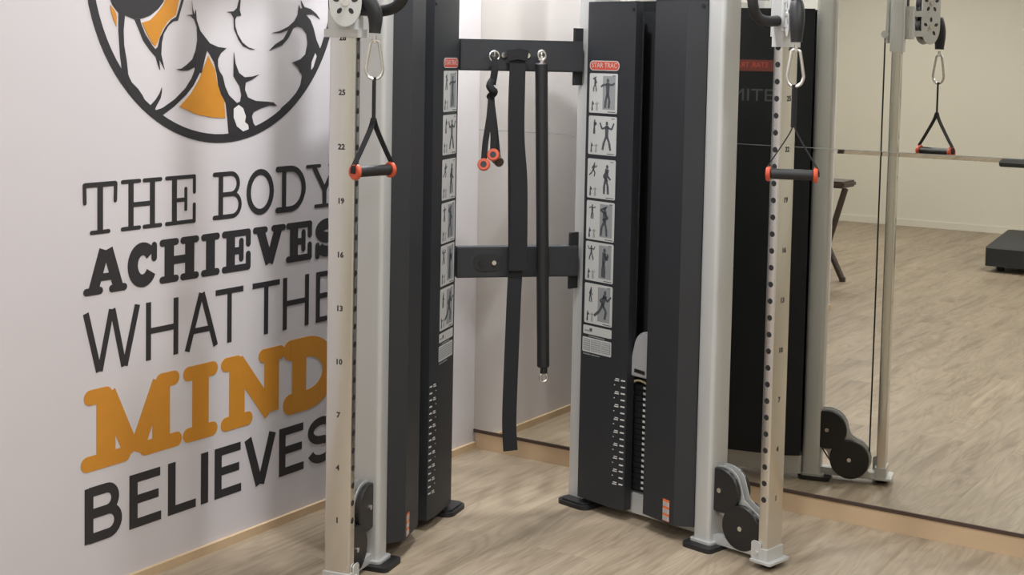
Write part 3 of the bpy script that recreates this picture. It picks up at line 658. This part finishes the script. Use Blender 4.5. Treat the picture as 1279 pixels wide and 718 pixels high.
# ------------------------------------------------------------------ D-handles and carabiners
def carabiner(x, y, ztop, label, ydir, H=.102):
    t = Vector((*ydir, 0)).normalized()
    P = [(0, 0), (.010, -.003), (.0135, -.014), (.021, -.050), (.022, -.062), (.015, -.075), (0, -.080), (-.015, -.075), (-.022, -.062), (-.021, -.050), (-.0135, -.014), (-.010, -.003)]
    b = bmesh.new(); tube(b, smooth_path([Vector((x, y, ztop))+t*a+Vector((0, 0, z*H/.08)) for a, z in P], 4, True), .0045, n=10, closed=True)
    o = obj('carabiner', b, M_steel, loc=(x, y, ztop-H)); tag(o, label, 'carabiner')
    # eyelet
    b = bmesh.new(); cyl(b, Vector((x, y, ztop-.005)), Vector((x, y, ztop+.014)), .005, n=12); obj('swivel_eye', b, M_steel, o)
    return o
def dhandle(x, y, zt, zg, e, label, grp='stirrup handles hung from the pulleys'):
    """strap from zt down to a grip at zg; e = grip direction"""
    e = Vector((*e, 0)).normalized(); pn = Vector((-e.y, e.x, 0)); C_ = Vector((x, y, 0))
    h = empty('stirrup_handle', (x, y, zg), label, 'exercise handle')
    zs = zt-.115
    b = bmesh.new()
    band(b, [C_+Vector((0, 0, zt+.004)), C_+Vector((0, 0, zt-.05)), C_+Vector((0, 0, zs))], pn+e*.6, .020, .006)
    b2 = bmesh.new()
    for sg in (-1, 1):
        P = smooth_path([C_+Vector((0, 0, zs+.01)), C_+e*sg*.012+Vector((0, 0, zs-.02)), C_+e*sg*.049+Vector((0, 0, zg+.050)), C_+e*sg*.0705+Vector((0, 0, zg+.016)), C_+e*sg*.0738+Vector((0, 0, zg-.004))], 5)
        band(b, P, pn, lambda t: .019-.003*t, .003)
    obj('strap', b, M_web, h)
    b = bmesh.new(); cyl(b, C_-e*.059+Vector((0, 0, zg)), C_+e*.059+Vector((0, 0, zg)), .0150, n=24, bev=.002)
    obj('grip', b, M_rubber, h)
    for sg in (-1, 1):
        b = bmesh.new(); cyl(b, C_+e*sg*.059+Vector((0, 0, zg)), C_+e*sg*.0715+Vector((0, 0, zg)), .0215, n=28, bev=.003)
        obj('end_cap', b, M_orange, h)['label'] = 'orange end cap'
carabiner(endR.x, endR.y, 1.532, 'steel snap hook on the cable end, in front of the right chrome column', (.953, .304))
dhandle(endR.x, endR.y, 1.431, 1.185, (.953, .304), 'black stirrup handle with orange ends hanging at the right chrome column by the mirror')
carabiner(endL.x, endL.y, 1.532, 'steel snap hook on the cable end, beside the left chrome column', (.776, .63))
dhandle(endL.x, endL.y, 1.431, 1.185, (.124, .989), 'black stirrup handle with orange ends hanging at the left chrome column before the slogan wall')

# ------------------------------------------------------------------ accessories on the upper crossbar
OF = .758
# small double-ended strap handle
r_ = empty('strap_handle', ub(-.105, OF, 1.15), 'small knotted black strap with two orange ended grips, leftmost item on the upper crossbar', 'exercise handle')
b = bmesh.new(); tube(b, [Vector(ub(-.101, OF, 1.497))+Vector((QD*.016*math.cos(a*PI/10), QD*.016*math.cos(a*PI/10), .016*math.sin(a*PI/10))) for a in range(20)], .0028, n=8, closed=True); obj('ring', b, M_steel, r_)
b = bmesh.new()
band(b, smooth_path([ub(-.099, OF, 1.487), ub(-.100, OF+.004, 1.45), ub(-.106, OF, 1.405)], 5), (QD, QD, 0), .022, .007)
tube(b, smooth_path([ub(-.106, OF, 1.418), ub(-.116, OF+.008, 1.402), ub(-.108, OF+.012, 1.388), ub(-.100, OF+.004, 1.382), ub(-.106, OF-.004, 1.372), ub(-.114, OF+.004, 1.364)], 5), .0125, n=10)
band(b, smooth_path([ub(-.109, OF, 1.372), ub(-.115, OF+.006, 1.30), ub(-.127, OF+.010, 1.22), ub(-.132, OF+.014, 1.155)], 5), (QD, QD, 0), .019, .005)
band(b, smooth_path([ub(-.109, OF, 1.372), ub(-.104, OF+.004, 1.30), ub(-.100, OF+.006, 1.24), ub(-.101, OF+.010, 1.185)], 5), (QD, QD, 0), .020, .005)
band(b, smooth_path([ub(-.109, OF-.004, 1.370), ub(-.096, OF-.002, 1.28), ub(-.086, OF-.008, 1.21), ub(-.080, OF-.014, 1.165)], 5), (QD, QD, 0), .018, .005)
obj('strap', b, M_web, r_)
for u, z, oo in ((-.132, 1.147, .02), (-.101, 1.178, .018)):
    b = bmesh.new(); ax = Vector((QD*.8-.25, -QD, .25)).normalized(); c = Vector(ub(u, OF+oo, z)); cyl(b, c, c+ax*.012, .0205, n=26, bev=.003); cap_ = obj('end_cap', b, M_orange, r_); cap_['label'] = 'orange end cap'
    b = bmesh.new(); cyl(b, c+ax*.012, c+ax*.0135, .010, n=18); obj('end_plug', b, M_rubber, r_)
b = bmesh.new(); c = Vector(ub(-.101, OF+.018, 1.178)); cyl(b, Vector(ub(-.086, OF-.02, 1.163)), Vector(ub(-.079, OF+.012, 1.154)), .0155, n=22, bev=.002); obj('grip', b, M_brown, r_)
# wide hanging strap
s_ = empty('hanging_strap', ub(-.03, OF, .21), 'wide black webbing strap hanging long from the middle of the upper crossbar', 'strap')
wd = (QD, QD, 0)
b = bmesh.new(); band(b, smooth_path([ub(-.024, OF-.008, 1.512), ub(-.024, OF, 1.47), ub(-.024, OF, 1.25), ub(-.012, OF-.002, 1.10), ub(-.010, OF+.002, .95), ub(-.010, OF+.002, .80)], 6), wd, lambda t: .050+.010*t, .006); obj('strap_loop', b, M_web, s_)
b = bmesh.new(); band(b, smooth_path([ub(-.022, OF-.012, 1.505), ub(-.026, OF-.010, 1.3), ub(-.016, OF-.012, .85), ub(-.020, OF-.004, .70), ub(-.027, OF+.004, .45), ub(-.030, OF+.010, .30), ub(-.025, OF+.014, .207)], 6), wd, .0475, .004); obj('strap_tail', b, M_web, s_)
b = bmesh.new(); band(b, [ub(-.058, OF+.001, 1.50), ub(-.024, OF+.006, 1.506), ub(.008, OF+.001, 1.50)], (0, 0, 1), .036, .012); obj('strap_head', b, M_web, s_)
# padded straight bar
p_ = empty('padded_bar', ub(.08, OF, .43), 'long black padded bar hanging straight down by its steel eye, rightmost on the upper crossbar', 'exercise bar')
b = bmesh.new(); cyl(b, ub(.054, OF+.004, 1.478), ub(.083, OF, .478), .0205, n=28, bev=.004); obj('foam_sleeve', b, M_rubber, p_)
for zc_, u in ((1.502, .055), (.445, .0845)):
    b = bmesh.new(); c = Vector(ub(u, OF+.003, zc_))
    tube(b, [c+Vector((QD*.0125*math.cos(a*PI/10), QD*.0125*math.cos(a*PI/10), .0145*math.sin(a*PI/10))) for a in range(20)], .0045, n=10, closed=True)
    obj('end_eye', b, M_steel, p_)
    b = bmesh.new(); z2 = zc_-.015 if zc_ > 1 else zc_+.014; cyl(b, ub(u, OF+.003, z2), ub(u, OF+.003, z2+(-.016 if zc_ > 1 else .022)), .012, n=18); obj('end_collar', b, M_steel if zc_ > 1 else M_rubber, p_)

# ------------------------------------------------------------------ things seen in the mirror (behind the camera side of the room)
# treadmill, its near end towards the mirror
tm = empty('treadmill', (.80, -6.9, 0), 'dark treadmill reflected at the right edge of the mirror', 'treadmill')
b = bmesh.new(); prism(b, rrect(.36, 1.24, -6.75, -6.05, .03), .045, .175)
for v in b.verts:
    if v.co.z > .1: v.co.z += .07*min(1, max(0, (-6.05-v.co.y)/.35))
obj('motor_hood', b, M_shroud, tm)
b = bmesh.new()
for x in (.36, 1.13): prism(b, rrect(x, x+.11, -8.0, -6.7, .01), .07, .16)
obj('side_rail', b, M_shroud, tm)
b = bmesh.new(); box(b, (.47, -7.98, .09), (1.13, -6.7, .14)); obj('belt', b, M_rubber, tm)
b = bmesh.new()
for x in (.44, 1.16):
    cyl(b, (x, -6.2, 0), (x, -6.2, .05), .03, n=16); cyl(b, (x, -7.9, 0), (x, -7.9, .075), .03, n=16)
obj('foot', b, M_rubber, tm)
for x in (.60, 1.08):
    b = bmesh.new(); prism(b, rrect(x, x+.05, -6.5, -6.38, .01), .17, 1.15); obj('mast', b, M_silver, tm)
b = bmesh.new(); box(b, (.345, -6.47, .745), (1.31, -6.41, .79)); bmesh.ops.bevel(b, geom=b.edges[:], offset=.008, segments=2, affect='EDGES'); obj('handrail', b, M_rubber, tm)
b = bmesh.new(); box(b, (.55, -6.5, 1.12), (1.18, -6.36, 1.42)); bmesh.ops.bevel(b, geom=b.edges[:], offset=.02, segments=2, affect='EDGES'); obj('console', b, M_shroud, tm)
# bench
bn = empty('workout_bench', (-.55, -4.86, 0), 'dark brown folding bench reflected beside the reflected silver upright', 'bench')
b = bmesh.new(); box(b, (-1.1, -4.98, .655), (-.245, -4.72, .70)); bmesh.ops.bevel(b, geom=b.edges[:], offset=.012, segments=2, affect='EDGES'); obj('seat_pad', b, M_brown, bn)
for x0, x1 in ((-.26, -.44), (-.62, -.30), (-.74, -1.05), (-1.08, -.78)):
    b = bmesh.new(); 
    y0_ = -4.80 if x0 in (-.26, -1.08) else -4.92
    cyl(b, (x0, y0_, .65), (x1, y0_, .012), .021, n=12); cyl(b, (x1, y0_, 0), (x1, y0_, .03), .022, n=12); obj('leg', b, M_brown, bn)
# framed notice on the slogan wall, out of the direct view, seen above the tower in the mirror
ps = empty('framed_poster', (0, -3.0, 1.765), 'white framed poster with red print reflected above the tower', 'poster')
b = bmesh.new(); box(b, (.001, -3.80, 1.765), (.02, -2.25, 2.5)); box(b, (.02, -3.77, 1.795), (.0215, -2.28, 2.47), 1); obj('frame', b, [M_silver, M_poster], ps)
b = bmesh.new()
for k in range(7):
    y_ = -2.42-.045*k
    disc_poly(b, [(y_, 1.803+.01*(k % 3)), (y_+.02, 1.81), (y_+.035, 1.93), (y_+.02, 2.05), (y_-.01, 1.95)], lambda a, z, d: (d, a, z), .0216, .0222)
obj('print', b, M_red, ps)['label'] = 'red print'
